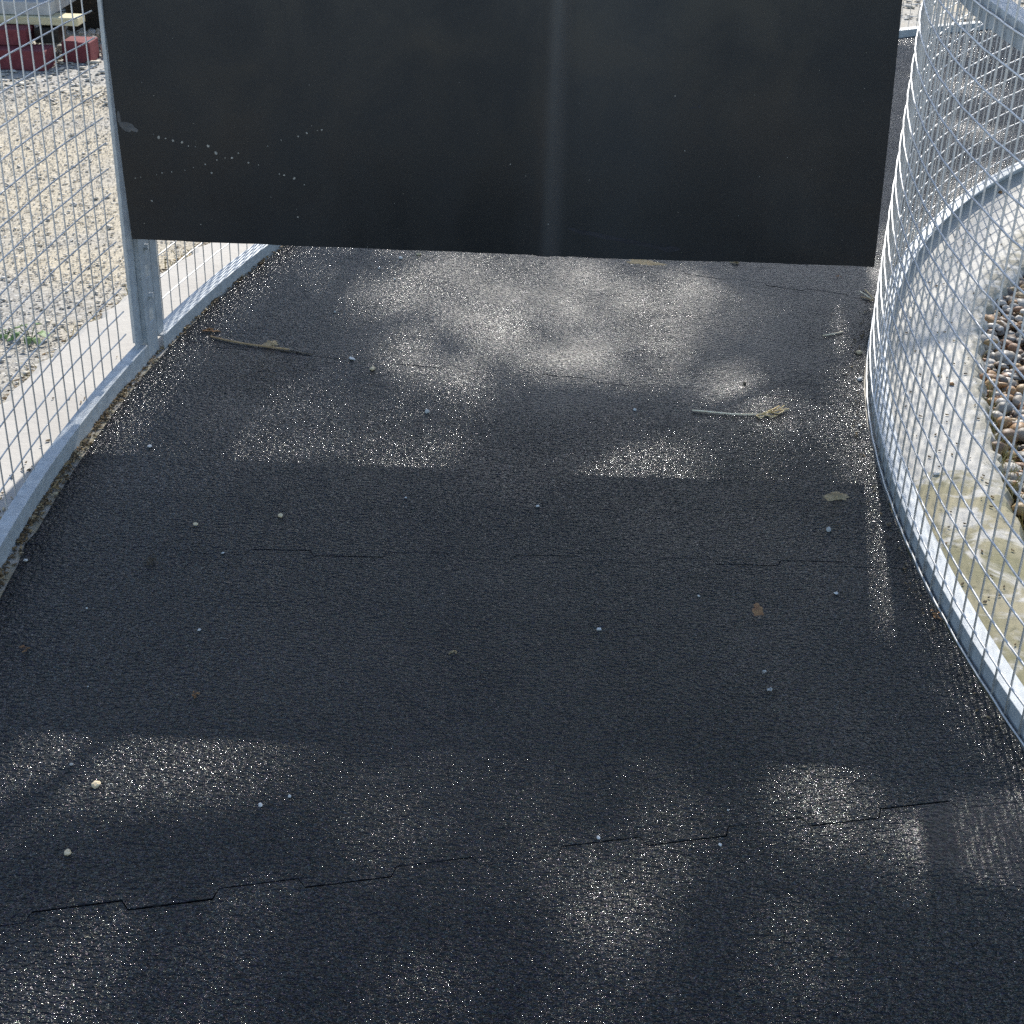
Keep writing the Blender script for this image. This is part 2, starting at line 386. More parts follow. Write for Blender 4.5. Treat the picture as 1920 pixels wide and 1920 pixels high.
# river pebbles
n = 8000
r = rng.uniform(2.9, 3.60, n); a = np.radians(rng.uniform(140, 192, n)); sz = rng.choice([.006, .010, .015, .021], n, p=[.35, .3, .22, .13]) * rng.uniform(.8, 1.2, n)
pos = np.stack([CX + r * np.cos(a), CY + r * np.sin(a), -.050 + sz * .35 + rng.uniform(0, .012, n)], 1)
tag(stones('pebbles', pos, sz, .6, .025, ICO1, M['pebble'], True), label='mixed brown, orange and white river pebbles inside the curve', cat='pebbles', kind='stuff')
# gravel chips outside the curve
def outside(n, x0, x1, y0, y1, szs, prob):
    x = rng.uniform(x0, x1, n); y = rng.uniform(y0, y1, n); k = np.hypot(x - CX, y - CY) > 5.66
    x, y = x[k], y[k]; sz = rng.choice(szs, len(x), p=prob) * rng.uniform(.8, 1.25, len(x))
    return np.stack([x, y, np.full(len(x), -.060) + sz * .25], 1), sz
P1 = outside(90000, -3.0, -.7, 1.8, 5.6, [.0016, .0026, .0040, .0075], [.38, .40, .205, .015])
P2 = outside(16000, -3.3, -.4, 5.4, 9.0, [.004, .007, .010, .018], [.34, .4, .22, .04])
P3 = outside(7000, .8, 4.6, 7.6, 12.5, [.007, .012, .018], [.4, .4, .2])
pos = np.concatenate([P1[0], P2[0], P3[0]]); sz = np.concatenate([P1[1], P2[1], P3[1]])
tag(stones('gravel', pos, sz, .32, .08, ICO0, M['gravel'], True), label='pale beige and grey gravel chips outside the curved fence', cat='gravel', kind='stuff')

# ------------------------------------------------------------------ rubber mats
SEAMS = [209.2, 199.8, 190.4, 181.1, 171.3, 161.55, 152.0, 142.4, 132.8, 123.2, 113.6, 104.0, 94.4, 84.8]
def seam_line(idx, side):
    rs = random.Random(100 + idx); per = {2: .212, 3: .235, 4: .23, 5: .2}.get(idx, .21); ph = rs.random() * per; amp = .0085
    if idx == 2: ph = .045
    pts = []; r = MI; g = [rs.uniform(-.0004, .0016) for _ in range(40)]
    a0 = SEAMS[idx]
    tooth = per / 2; tr = MI - tooth + (ph % per) ; k = 0; sgn = 1
    raw = []
    cur = MI
    t = tr
    while t < MI: t += tooth; sgn = -sgn
    while cur < MO:
        end = min(t, MO); gap = max(0, g[k % 40] * {2: 1.15, 3: .8, 4: .9, 5: 1.3}.get(idx, 1)) * (1 if side > 0 else -1)
        raw.append((cur + (.004 if cur > MI else 0), sgn * amp + gap)); raw.append((end - (.004 if end < MO else 0), sgn * amp + gap))
        # dovetail shoulders
        cur = end; t += tooth + rs.uniform(-.01, .01); sgn = -sgn; k += 1
    out = []
    for (ra, o) in raw:
        rr = ra; out.append(pc(rr, a0 + math.degrees(o / rr) + (.46 * (rr - 4.6) if idx == 2 else 0)))
    return out
def rubber_mat(i, label):
    lo = seam_line(i, -1); hi = seam_line(i + 1, 1)          # lo: larger angle seam, hi: smaller angle
    a0, a1 = SEAMS[i], SEAMS[i + 1]
    inner = [pc(MI + random.uniform(-.0015, .0015), a0 + (a1 - a0) * k / 16) for k in range(1, 16)]
    outer = [pc(MO - .007 * max(0, min(1, (a0 + (a1 - a0) * k / 16 - 172) / 8)) + random.uniform(-.001, .001), a0 + (a1 - a0) * k / 16) for k in range(1, 16)]
    loop = lo + outer + hi[::-1] + inner[::-1]
    bm = bmesh.new(); vs = [bm.verts.new(p) for p in loop]; f = bm.faces.new(vs)
    if f.normal.z < 0: f.normal_flip()
    top = bmesh.ops.extrude_face_region(bm, geom=[f])
    for v in [g for g in top['geom'] if isinstance(g, bmesh.types.BMVert)]: v.co.z -= .0115
    bmesh.ops.recalc_face_normals(bm, faces=bm.faces)
    me = bpy.data.meshes.new('rubber_mat'); bm.to_mesh(me); bm.free(); me.materials.append(M['rubber'])
    o = bpy.data.objects.new('rubber_mat', me); col.objects.link(o)
    b = o.modifiers.new('bevel', 'BEVEL'); b.width = .0008; b.segments = 2; b.limit_method = 'ANGLE'; b.angle_limit = R(60)
    c = Vector(pc(4.6, (a0 + a1) / 2, -.0115)); me.transform(Matrix.Translation(-c)); o.location = c
    tag(o, label, 'rubber mat', 'interlocking black rubber mats laid along the curved walkway'); return o
labs = {1: 'black rubber mat nearest the viewer, below the closest jigsaw seam',
        2: 'black rubber mat between the two nearest jigsaw seams, with a tan stone and white chips',
        3: 'black rubber mat in the shade of the hanging panel, with the straw stalk on it',
        4: 'dusty brown-grey rubber mat under the bottom edge of the hanging panel',
        5: 'rubber mat just behind the hanging panel, sandy patch on it',
        6: 'second rubber mat behind the hanging panel', 7: 'third rubber mat behind the hanging panel, seen through the curved mesh',
        8: 'fourth rubber mat behind the hanging panel, seen through the curved mesh', 9: 'fifth rubber mat behind the hanging panel, near the far rail',
        10: 'sixth rubber mat behind the hanging panel, seen through two layers of mesh', 11: 'seventh rubber mat behind the hanging panel, seen through two layers of mesh'}
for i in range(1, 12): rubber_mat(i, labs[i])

# ------------------------------------------------------------------ fences
def wire_mesh(b, rad, a0, a1, z0, z1, sv, phv, sh, phh, wr=.0015, top=1.45):
    """verticals every sv metres of arc, horizontals every sh of height"""
    k = math.ceil(R(a0) * rad / sv - phv)
    while (k + phv) * sv < R(a1) * rad:
        a = math.degrees((k + phv) * sv / rad); k += 1
        j = (random.random() - .5) * .04
        b.tube([pc(rad, a, z0), pc(rad, a + j * .3, z0 + .4), pc(rad, a - j * .2, z0 + .8), pc(rad, a + j * .2, z0 + 1.4), pc(rad, a, z1)], wr, 7)
    k = math.ceil((z0 - .004) / sh - phh)
    while (k + phh) * sh < z1:
        z = (k + phh) * sh; k += 1; n = int((a1 - a0) / .42) + 2
        b.tube([pc(rad + wr * 1.7 + .0004 * math.sin(i * 1.7 + k), a0 + (a1 - a0) * i / (n - 1), z + .0006 * math.sin(i * .9 + k * 2)) for i in range(n)], wr, 7)

def angle_stile(b, r0, r1, a, sgn, z0, z1, w=.036, t=.004):
    """vertical angle iron: one leg across the fence, one leg along it on the path side"""
    da = math.degrees(t / r0)
    dw = math.degrees(w / r0) * sgn
    P = [pc(r1, a), pc(r0, a), pc(r0, a + dw), pc(r0 + t, a + dw), pc(r0 + t, a + da * sgn), pc(r1, a + da * sgn)]
    V = [(p[0], p[1], z0) for p in P] + [(p[0], p[1], z1) for p in P]
    n = 6; F = [(i, (i + 1) % n, (i + 1) % n + n, i + n) for i in range(n)] + [(3, 2, 1, 4), (4, 1, 0, 5), (n + 4, n + 1, n + 2, n + 3), (n + 5, n, n + 1, n + 4)]
    b.add(V, F)

OUTV, OUTVP, OUTH, OUTHP = .05076, .26193, .0513, .4939
INV, INVP, INH, INHP = .0496, .18007, .0526, -.004
TOP = 2.4
def outer_fence(a0, a1, label, rail_h, rail_r):
    t = thing('mesh_fence', label, 'fence', pc(RO, (a0 + a1) / 2, -.012), 'curved welded mesh fence panels along the outside of the walkway')
    b = MB(); wire_mesh(b, RO, a0 + .5, a1 - .5, rail_h - .01, TOP - .02, OUTV, OUTVP, OUTH, OUTHP); b.build('wire_mesh', M['wire'], t, True)
    z = -.011
    for nm, zz, hh in (('bottom_rail', z, rail_h - z), ('mid_rail', .86, .03), ('top_rail', TOP - .03, .03)):
        b = MB(); b.arcbar([(rail_r, zz), (rail_r, zz + hh), (RO + .001, zz + hh), (RO + .001, zz + hh - .004), (rail_r + .004, zz + hh - .004), (rail_r + .004, zz)], a0 + .05, a1 - .05)
        if nm == 'mid_rail': continue
        b.build(nm, M['galv'], t, False, .0012)
    for s, a in ((1, a0), (-1, a1)):
        b = MB(); angle_stile(b, rail_r + .012, RO + .008, a, s, rail_h + .001, TOP + .001)
        b.build('end_stile', M['galv'], t, False, .0012)
    return t
f1 = outer_fence(172.45, 206, 'near left galvanised mesh fence panel beside the sandy gravel, ending at the slotted post', .036, 5.411)
f2 = outer_fence(153.15, 171.75, 'galvanised mesh fence panel just behind the slotted post, running off behind the black panel', .030, 5.402)
f3 = outer_fence(127.35, 152.85, 'outer mesh fence panel wholly behind the black panel, before the far bend', .030, 5.402)
f4 = outer_fence(105.5, 127.05, 'far mesh fence panel across the bend, seen at the top right through the near mesh', .030, 5.402)
f5 = outer_fence(82.5, 105.2, 'farthest outer mesh fence panel, at the top right corner behind the far bend', .030, 5.402)

# slotted post joining the two near panels
t = thing('slotted_post', 'galvanised slotted steel post between the two left fence panels, its foot beside the mat edge', 'post', pc(5.41, 172.1, -.012))
def slotted(t):
    b = MB(); a0, a1 = 171.80, 172.40; r = 5.4135; tk = .003
    holes = [(.075, .105), (.175, .205), (.29, .32), (.40, .43), (.52, .55), (.64, .67), (.80, .83), (1.0, 1.03), (1.2, 1.23)]
    am0, am1 = 171.93, 172.16
    zs = [-.011]
    for h in holes: zs += list(h)
    zs.append(TOP + .03)
    def wall(aa, ab, za, zb):
        P = [pc(r, aa), pc(r, ab), pc(r + tk, ab), pc(r + tk, aa)]
        V = [(p[0], p[1], z) for z in (za, zb) for p in P]
        b.add(V, [(0, 1, 5, 4), (1, 2, 6, 5), (2, 3, 7, 6), (3, 0, 4, 7), (3, 2, 1, 0), (4, 5, 6, 7)])
    wall(a0, am0, zs[0], zs[-1]); wall(am1, a1, zs[0], zs[-1])
    for i in range(0, len(zs) - 1):
        if i % 2 == 0: wall(am0, am1, zs[i], zs[i + 1])
    o = b.build('slotted_face', M['galv'], t)
    b = MB()
    for aa in (171.80, 172.395):
        P = [pc(r + tk, aa), pc(5.436, aa), pc(5.436, aa + .035), pc(r + tk, aa + .035)]
        V = [(p[0], p[1], z) for z in (-.011, TOP + .03) for p in P]
        b.add(V, [(0, 1, 5, 4), (1, 2, 6, 5), (2, 3, 7, 6), (3, 0, 4, 7), (3, 2, 1, 0), (4, 5, 6, 7)])
    b.build('side_flange', M['galv'], t)
    for z in (.135, .245):
        b = MB(); c = Vector(pc(5.4115, 172.05, z)); b.tube([c + Vector((.006, 0, 0)), c - Vector((.006, 0, 0))], .007, 6); b.build('bolt', M['galv'], t)
slotted(t)

# inner fence, one bent panel
t = thing('mesh_fence', 'tightly curved galvanised mesh fence on the right, round the inside of the bend', 'fence', pc(RI, 170, -.012))
b = MB(); wire_mesh(b, RI, 96, 205, -.003, TOP - .02, INV, INVP, INH, INHP, .0018); b.build('wire_mesh', M['wire'], t, True)
for nm, prof in (('bottom_rail', [(RI - .004, -.011), (RI - .004, .026), (RI - .038, .026), (RI - .038, .022), (RI - .008, .022), (RI - .008, -.011)]),
                 ('mid_rail', [(RI - .004, .868), (RI - .004, .906), (RI - .040, .906), (RI - .040, .902), (RI - .008, .902), (RI - .008, .868)]),
                 ('top_rail', [(RI - .004, TOP - .04), (RI - .004, TOP), (RI - .04, TOP), (RI - .04, TOP - .004), (RI - .008, TOP - .004), (RI - .008, TOP - .04)])):
    b = MB()
    if nm == 'mid_rail': b.arcbar(prof, 168, 205)
    else: b.arcbar(prof, 95.6, 205.4)
    b.build(nm, M['galv'], t, False, .001)
for a, s in ((95.6, 1), (205.4, -1)):
    b = MB(); angle_stile(b, RI - .006, RI - .044, a, s, .027, TOP - .041); b.build('end_stile', M['galv'], t)

# ------------------------------------------------------------------ hanging black panel
W = (PR - PL).length; ZB, ZT = .2897, .908
t = thing('gate_panel', 'black plastic sheet hanging across the walkway between the fences, dried splashes on its lower left', 'gate panel', (PL + PR) / 2 + Vector((0, 0, ZB)))
def sheet_off(s, z):
    """bulge of the sheet towards the camera at s metres from its left edge"""
    c = .862 + (.83 - z) * -.02
    d = (s - c) / .022
    o = .0090 * math.exp(-d * d)
    d2 = (s - 1.02) / .17; o += .008 * math.exp(-d2 * d2)
    o += .0035 * math.sin(s * 3.0 + .4) * (1 - (z - ZB) / (ZT - ZB) * .5) - .032 * ((z - ZB) / (ZT - ZB)) ** 2
    return o
def panel_mesh():
    b = MB(); S = sorted(set([W * i / 60 for i in range(61)] + [.78 + .004 * i for i in range(42)])); Z = [ZB + (ZT - ZB) * k / 10 for k in range(11)]
    V = []; nS = len(S); nZ = len(Z); th = .006
    def edge(s, k):      # edges bow very slightly, the lower edge is a little ragged
        return 0 if k else .0005 * math.sin(s * 31) + .0003 * math.sin(s * 77)
    for side in (0, 1):
        for k, z in enumerate(Z):
            for s in S:
                dx = 0
                if s == S[0]: dx = -.022 * (z - ZB) / (ZT - ZB)
                if s == S[-1]: dx = -.022 * (z - ZB) / (ZT - ZB) - .004
                p = PL + ux * (s + dx) + nx * (sheet_off(s, z) - th * side); V.append((p.x, p.y, z + edge(s, k)))
    F = []; N = nS * nZ
    for k in range(nZ - 1):
        for i in range(nS - 1):
            q = k * nS + i; F += [(q, q + 1, q + nS + 1, q + nS), (q + N, q + nS + N, q + nS + 1 + N, q + 1 + N)]
    for i in range(nS - 1):
        F += [(i, i + N, i + 1 + N, i + 1), ((nZ - 1) * nS + i, (nZ - 1) * nS + i + 1, (nZ - 1) * nS + i + 1 + N, (nZ - 1) * nS + i + N)]
    for k in range(nZ - 1):
        q = k * nS; F += [(q, q + nS, q + nS + N, q + N), (q + nS - 1, q + nS - 1 + N, q + 2 * nS - 1 + N, q + 2 * nS - 1)]
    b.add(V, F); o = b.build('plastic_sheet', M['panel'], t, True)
    e = o.modifiers.new('edge', 'EDGE_SPLIT'); e.split_angle = R(40); return o
sheet_o = panel_mesh()
def on_panel(x, y):      # photograph pixel -> (s, z) on the sheet
    x -= 960; y -= 960; c, s = math.cos(ROLL), math.sin(ROLL); x, y = c * x + s * y, -s * x + c * y
    d = Vector((x, FPX * math.cos(PHI) - y * math.sin(PHI), -(FPX * math.sin(PHI) + y * math.cos(PHI))))
    tt = (PL.dot(nx)) / d.dot(nx); p = d * tt; return (p - PL).dot(ux), CAM_H + p.z
def blob_on(b, x, y, rx, ry, ang=0, n=14, lift=.0006):
    s0, z0 = on_panel(x, y); V = []; th = lift
    ph = random.random() * 6
    for side in (1, 0):
        for i in range(n):
            q = 2 * math.pi * i / n; k = 1 + .16 * math.sin(2 * q + ph) + .10 * math.sin(3 * q + ph * 2)
            ds = rx * k * math.cos(q); dz = ry * k * math.sin(q); ds, dz = ds * math.cos(ang) - dz * math.sin(ang), ds * math.sin(ang) + dz * math.cos(ang)
            s = s0 + ds; z = z0 + dz; s = max(s, .001 - .022 * (z - ZB) / (ZT - ZB)); p = PL + ux * s + nx * (sheet_off(s, z) + th * side); V.append((p.x, p.y, z))
    b.add(V, [tuple(range(n)), tuple(range(2 * n - 1, n - 1, -1))] + [(i, i + n, (i + 1) % n + n, (i + 1) % n) for i in range(n)])
spots = [(287, 252, .8), (297, 258, 3.2), (310, 260, 1.5), (324, 264, 2.6), (341, 267, 2.6), (353, 274, 1.4), (366, 275, .8), (390, 274, 3.0), (405, 287, 3.4), (407, 300, 1.6), (422, 296, 1.2), (435, 296, 2.4), (447, 287, 1.5),
         (466, 305, 1.9), (485, 309, 1.3), (524, 326, 1.4), (533, 328, 2.1), (552, 334, 2.8), (571, 346, 1.2), (385, 308, 1.8), (363, 314, 1.1), (347, 319, 1.0), (322, 322, 1.3), (304, 324, 1.4), (294, 327, .9), (264, 332, 1.0), (254, 334, 1.2),
         (397, 324, 2.1), (502, 274, 1.0), (527, 263, 1.4), (559, 256, 1.7), (575, 250, 2.2), (595, 245, 1.0), (603, 244, 1.8), (285, 376, 2.0), (559, 406, 1.8), (271, 418, 1.0), (377, 420, 1.2), (362, 232, .7),
         (1266, 181, 1.2), (1284, 283, 1.2), (1028, 417, 1.4), (957, 308, 1.2), (986, 330, .9)]
b = MB()
for x, y, r_ in spots: blob_on(b, x, y, r_ * .00088, r_ * .0009, random.random() * 3)
for k in range(26): blob_on(b, random.uniform(230, 1640), random.uniform(60, 470), .0006, .0007)
b.build('splash_spots', M['smudge'], t)['kind'] = 'stuff'
b = MB(); blob_on(b, 237, 238, .016, .0085, -.5, 18); blob_on(b, 250, 243, .009, .0048, -.2, 12, .0009); blob_on(b, 222, 222, .004, .012, .1, 12, .0004)
b.build('pale_smear', M['smear'], t)
b = MB()
for i in range(9): blob_on(b, 1085 + i * 18, 432 + i * 3.6, .020, .0045, -.2, 12, .0004 + .00005 * i)
blob_on(b, 1258, 466, .016, .007, 0, 14, .0010)
b.build('faint_scuff', M['smear2'], t); b = MB()
blob_on(b, 1300, 203, .007, .0016, .1); blob_on(b, 1312, 201, .002, .0045, .2)
b.build('faint_scuff', M['smear2'], t)
b = MB(); zt = ZT - .022
b.tube([PL - ux * .018 + nx * -.028 + Vector((0, 0, zt)), PR + ux * -.012 + nx * -.028 + Vector((0, 0, zt))], .016, 14)
b.build('support_tube', M['galv'], t, True)

# ------------------------------------------------------------------ stack of blocks, slabs and timber at the top left
GZ = -.062
def block(x0, x1, y, dy, z0, z1, mat, name, label, cat, group=None, rz=.0, bev=.004):
    b = MB(); b.box(((x0 + x1) / 2, y + dy / 2, (z0 + z1) / 2), x1 - x0, dy, z1 - z0, rz)
    o = b.build(name, mat, None, False, bev, loc=((x0 + x1) / 2, y + dy / 2, z0)); tag(o, label, cat, group); return o
G = 'maroon blocks stacked beside the gravel'
block(-2.42, -2.135, 5.98, .12, GZ, .012, M['maroon'], 'brick', 'maroon block leftmost in the bottom row of the stack', 'brick', G, .03)
block(-2.115, -1.895, 5.94, .13, GZ, .015, M['maroon'], 'brick', 'maroon block in the middle of the bottom row, pale mortar on top', 'brick', G, -.05)
block(-1.875, -1.76, 6.10, .12, GZ, .02, M['maroon'], 'brick', 'short maroon block at the right end of the stack, half in gravel', 'brick', G, -.04)
block(-2.22, -1.99, 6.02, .13, .016, .078, M['maroon'], 'brick', 'maroon block leaning on top of the bottom row, under the pale plank', 'brick', G, .02)
block(-2.45, -2.24, 6.03, .12, .013, .075, M['maroon'], 'brick', 'maroon block at the left of the upper row, at the picture edge', 'brick', G, .02)
block(-1.975, -1.88, 6.08, .12, .016, .070, M['darkwood'], 'timber_offcut', 'dark timber offcut beside the upper maroon block', 'timber')
block(-2.55, -1.80, 6.12, .10, .080, .112, M['plank'], 'timber_plank', 'pale yellowish timber plank lying across the maroon blocks', 'plank', None, -.03)
block(-2.60, -1.91, 6.14, .35, .113, .165, M['slab'], 'paving_slab', 'grey paving slab lying directly on the pale plank', 'paving slab', 'grey slabs on the stack', -.02)
block(-2.62, -1.86, 6.22, .40, .186, .236, M['slab'], 'paving_slab', 'upper grey paving slab on thin dark spacers, cut by the top edge', 'paving slab', 'grey slabs on the stack', -.02)
block(-2.58, -1.90, 6.24, .30, .1655, .1855, M['darkwood'], 'timber_spacer', 'thin dark timber spacer between the two grey slabs', 'timber')
block(-2.02, -1.25, 6.66, .22, GZ, .20, M['darkwood'], 'railway_sleeper', 'dark brown timber sleeper lying behind the stack of slabs', 'sleeper', None, -.12, .012)
block(-2.55, -1.75, 7.20, .22, GZ, .30, M['darkwood'], 'railway_sleeper', 'darker timber sleeper farther back behind the slabs', 'sleeper', None, -.05, .012)
pos = np.stack([rng.uniform(-1.98, -1.45, 260), rng.uniform(6.15, 6.75, 260), rng.uniform(GZ, .02, 260)], 1)
pos[:, 2] = GZ + .03 * np.exp(-((pos[:, 0] + 1.78) / .16) ** 2 - ((pos[:, 1] - 6.42) / .2) ** 2) * 1.6 + .004
tag(stones('rubble', pos, rng.uniform(.008, .024, 260), .8, .1, ICO0, M['gravel'], False), 'small heap of grey rubble beside the maroon blocks', 'rubble', kind='stuff')

# ------------------------------------------------------------------ litter in the joint, dry grass, weeds
def chips(name, n, fr, mat, label, size=(.003, .010), zf=None):
    b = MB()
    for _ in range(n):
        x, y, z = fr(); L = random.uniform(*size); w = L * random.uniform(.22, .55); th = random.uniform(0, 6.28); tl = random.uniform(-.5, .5)
        M3 = Matrix.Rotation(th, 3, 'Z') @ Matrix.Rotation(tl, 3, 'X'); c = Vector((x, y, z + .002))
        pts = [(-L, 0, 0), (-L * .3, w, .001), (L * .6, w * .7, 0), (L, 0, .002), (L * .4, -w, 0), (-L * .5, -w * .8, .001)]
        V = [c + M3 @ Vector(p) for p in pts] + [c + M3 @ Vector((p[0], p[1], p[2] - .0012)) for p in pts]
        b.add(V, [(0, 1, 2, 3, 4, 5), (11, 10, 9, 8, 7, 6)] + [(i, i + 6, (i + 1) % 6 + 6, (i + 1) % 6) for i in range(6)])
    o = b.build(name, mat); tag(o, label, 'litter', kind='stuff'); return o
def fr_joint():
    a = random.uniform(160, 186); d = abs(random.gauss(0, .55)); k = max(0, min(1, (a - 165) / 20))
    return pc(5.412 - min(d, 1) * (.010 + .014 * k), a, -.003)
def fr_cluster():
    c = random.choice([163.5, 165.5, 167, 168.5, 170.3, 174.5, 175.6, 177.2, 178.4, 179.6, 180.7, 182.4])
    return pc(5.411 - abs(random.gauss(0, .007)), random.gauss(c, .35), -.003 + random.random() * .005)
def joint_frames(): return fr_cluster() if random.random() < .6 else fr_joint()
chips('leaf_litter', 1500, joint_frames, M['litter'], 'brown leaf litter and soil crumbs in the joint beside the left rail', (.002, .006))
def fr_in():
    a = random.uniform(160, 192); return pc(3.874 + abs(random.gauss(0, .012)), a, .0005)
chips('leaf_litter', 110, fr_in, M['litter'], 'thin scatter of crumbs along the mat edge below the right mesh', (.0015, .004))
def fr_kerb():
    a = random.choice([random.uniform(172, 184), random.gauss(179.5, 1.5)]); return pc(5.45 + abs(random.gauss(0, .03)), a, -.003)
chips('leaf_litter', 90, fr_kerb, M['litter'], 'dark bits of litter on the concrete strip left of the near rail', (.002, .006))
def fr_k2():
    a = random.uniform(150, 186); return pc(random.uniform(3.62, 3.81), a, -.011)
chips('leaf_litter', 110, fr_k2, M['litter'], 'scattered dark bits on the concrete strip inside the right mesh', (.002, .005))
def fr_edge():
    a = random.uniform(158, 186); return pc(5.655 + random.gauss(0, .018), a, -.05 + random.random() * .015)
chips('leaf_litter', 800, fr_edge, M['litter'], 'dead leaf bits along the broken outer edge of the concrete', (.003, .009))
b = MB()
for _ in range(900):
    a = random.uniform(160, 186); rr = 5.662 + random.gauss(0, .018); p = Vector(pc(rr, a, -.062)); h = random.uniform(.012, .045); q = Vector((random.uniform(-1, 1), random.uniform(-1, 1), 0)) * h * .8
    if math.sin(a * 2.3) + math.sin(a * 5.1) + random.uniform(-.8, .8) < .2: continue
    w = Vector((random.uniform(-1, 1), random.uniform(-1, 1), 0)).normalized() * .0012
    b.add([p - w, p + w, p + q * .5 + w * .7 + Vector((0, 0, h * .7)), p + q * .5 - w * .7 + Vector((0, 0, h * .7)), p + q + Vector((0, 0, h))], [(0, 1, 2, 3), (3, 2, 4)])
for _ in range(520):
    a = random.gauss(173.5, 3.6); rr = 3.595 + random.gauss(0, .012); p = Vector(pc(rr, a, -.055)); h = random.uniform(.02, .055); q = Vector((random.uniform(-1, 1), random.uniform(-1, 1), 0)) * h * .9
    w = Vector((random.uniform(-1, 1), random.uniform(-1, 1), 0)).normalized() * .0012
    b.add([p - w, p + w, p + q * .5 + w * .7 + Vector((0, 0, h * .7)), p + q * .5 - w * .7 + Vector((0, 0, h * .7)), p + q + Vector((0, 0, h))], [(0, 1, 2, 3), (3, 2, 4)])
tag(b.build('dry_grass', M['grass']), 'sparse dry grass along the broken edges of the concrete', 'grass', kind='stuff')

def weed(x, y, n, size, label):
    p0 = px(x, y, -.06); t = thing('weed', label, 'weed', p0, 'green weeds in the gravel'); st = MB(); lf = MB()
    for i in range(n):
        th = 6.283 * i / n + random.uniform(-.3, .3); L = size * random.uniform(.6, 1.1); d = Vector((math.cos(th), math.sin(th), 0)); up_ = Vector((0, 0, L * random.uniform(.6, 1.1)))
        st.tube([p0, p0 + d * L * .5 + up_ * .7, p0 + d * L * .8 + up_], .0012, 5)
        c = p0 + d * L * .8 + up_; s = d.cross(Vector((0, 0, 1))); w = size * .42; l = size * .75; dn = Vector((0, 0, -.18 * size))
        pts = [c, c + d * l * .35 + s * w * .55, c + d * l * .75 + s * w * .45 + dn, c + d * l + dn * 1.5, c + d * l * .75 - s * w * .45 + dn, c + d * l * .35 - s * w * .55]
        V = pts + [p - Vector((0, 0, .0008)) for p in pts]
        lf.add(V, [(0, 1, 2, 3, 4, 5), (11, 10, 9, 8, 7, 6)] + [(j, j + 6, (j + 1) % 6 + 6, (j + 1) % 6) for j in range(6)])
    st.build('stem', M['green'], t); lf.build('leaves', M['green'], t)
weed(58, 640, 9, .040, 'larger round-leaved green weed growing in the gravel by the left concrete edge')
weed(12, 632, 6, .022, 'small green weed at the left picture edge beside the larger one')
weed(1868, 838, 6, .016, 'tiny green weed at the edge of the pebbles on the right')

# ------------------------------------------------------------------ loose stones, straws and leaves on the mats
def small_stone(x, y, w, mat, label, flat=.7, name='stone', cat='stone', z=0.0, grp='small loose stones scattered on the rubber mats'):
    p = px(x, y, z); sc = 2 * (FPX * math.sin(PHI) + (y - 960) * math.cos(PHI)) / 2 / CAM_H     # px per metre here
    s = w / sc / 2
    o = stones(name, np.array([[0, 0, s * flat * .55]]), np.array([s]), flat, .09, ICO1, M[mat], False); o.location = p
    tag(o, label, cat, grp)
    return o
ST = [(751, 485, 9, 'white', 'bright white pebble on the mat just below the black panel, left of centre'),
      (785, 478, 8, 'tan', 'pale tan pebble touching the bottom line of the black panel'),
      (711, 504, 5, 'white', 'tiny white chip left of and below the bright white pebble'),
      (740, 524, 5, 'white', 'tiny white chip below the bright white pebble under the panel'),
      (660, 674, 11, 'white', 'white pebble beside the square tan stone, above the middle of the mat'),
      (698, 693, 13, 'tan', 'square tan stone right of the white pebble, near the long twig'),
      (801, 773, 12, 'grey', 'pale grey lump alone in the middle of the shaded mat'),
      (628, 586, 6, 'grey', 'small grey chip above the long brown twig'),
      (281, 838, 9, 'white', 'white chip near the left corner of the sunlit strip'),
      (526, 968, 9, 'tan', 'rounded tan stone in the dark shade at left centre'),
      (367, 984, 9, 'tan', 'yellowish seed-shaped stone in the dark shade left of the tan one'),
      (418, 1038, 6, 'white', 'tiny white chip next to the second seam, left side'),
      (48, 1052, 10, 'white', 'white flake at the far left edge of the mat'),
      (163, 1141, 5, 'white', 'tiny white speck on the mat at far left centre'),
      (373, 1182, 7, 'white', 'small white chip below the second seam at left'),
      (165, 1288, 4, 'grey', 'tiny grey speck above the bright glittering band at left'),
      (489, 1511, 11, 'white', 'angular white chip below the glittering band, left of its smaller twin'),
      (543, 1494, 8, 'white', 'smaller angular white chip just right of its larger twin'),
      (128, 1600, 14, 'tan', 'round pale yellow stone low on the left of the mat'),
      (181, 1473, 16, 'tan', 'knobbly tan stone just under the glittering band at left'),
      (134, 1434, 9, 'grey', 'flat grey chip inside the glittering band at left'),
      (1008, 950, 7, 'white', 'small white pebble in the centre of the shade'),
      (761, 934, 5, 'white', 'tiny white chip in the shade left of centre'),
      (1123, 1181, 8, 'white', 'small white chip right of centre below the second seam'),
      (1567, 1113, 9, 'white', 'white chip near the right fence below the second seam'),
      (1553, 995, 12, 'grey', 'upright pale pebble near the right fence above the second seam'),
      (1310, 1118, 5, 'grey', 'tiny grey chip right of centre below the second seam'),
      (1122, 1572, 10, 'white', 'white pebble just above the nearest seam in the centre'),
      (1350, 1585, 7, 'white', 'white chip lying in the nearest seam'),
      (1611, 799, 8, 'white', 'white chip beside the foot of the right mesh'),
      (1612, 713, 12, 'white', 'larger white pebble against the foot of the right mesh'),
      (1611, 663, 14, 'tan', 'flat tan stone against the foot of the right mesh'),
      (1190, 769, 6, 'white', 'tiny white chip left of the straw with the seed head'),
      (1396, 720, 8, 'soil', 'small black lump in the glittering patch above the straw'),
      (1365, 1520, 5, 'white', 'tiny white speck above the nearest seam at right of centre')]
for x, y, w, mt, lb in ST: small_stone(x, y, w, mt, lb)
random.seed(3)
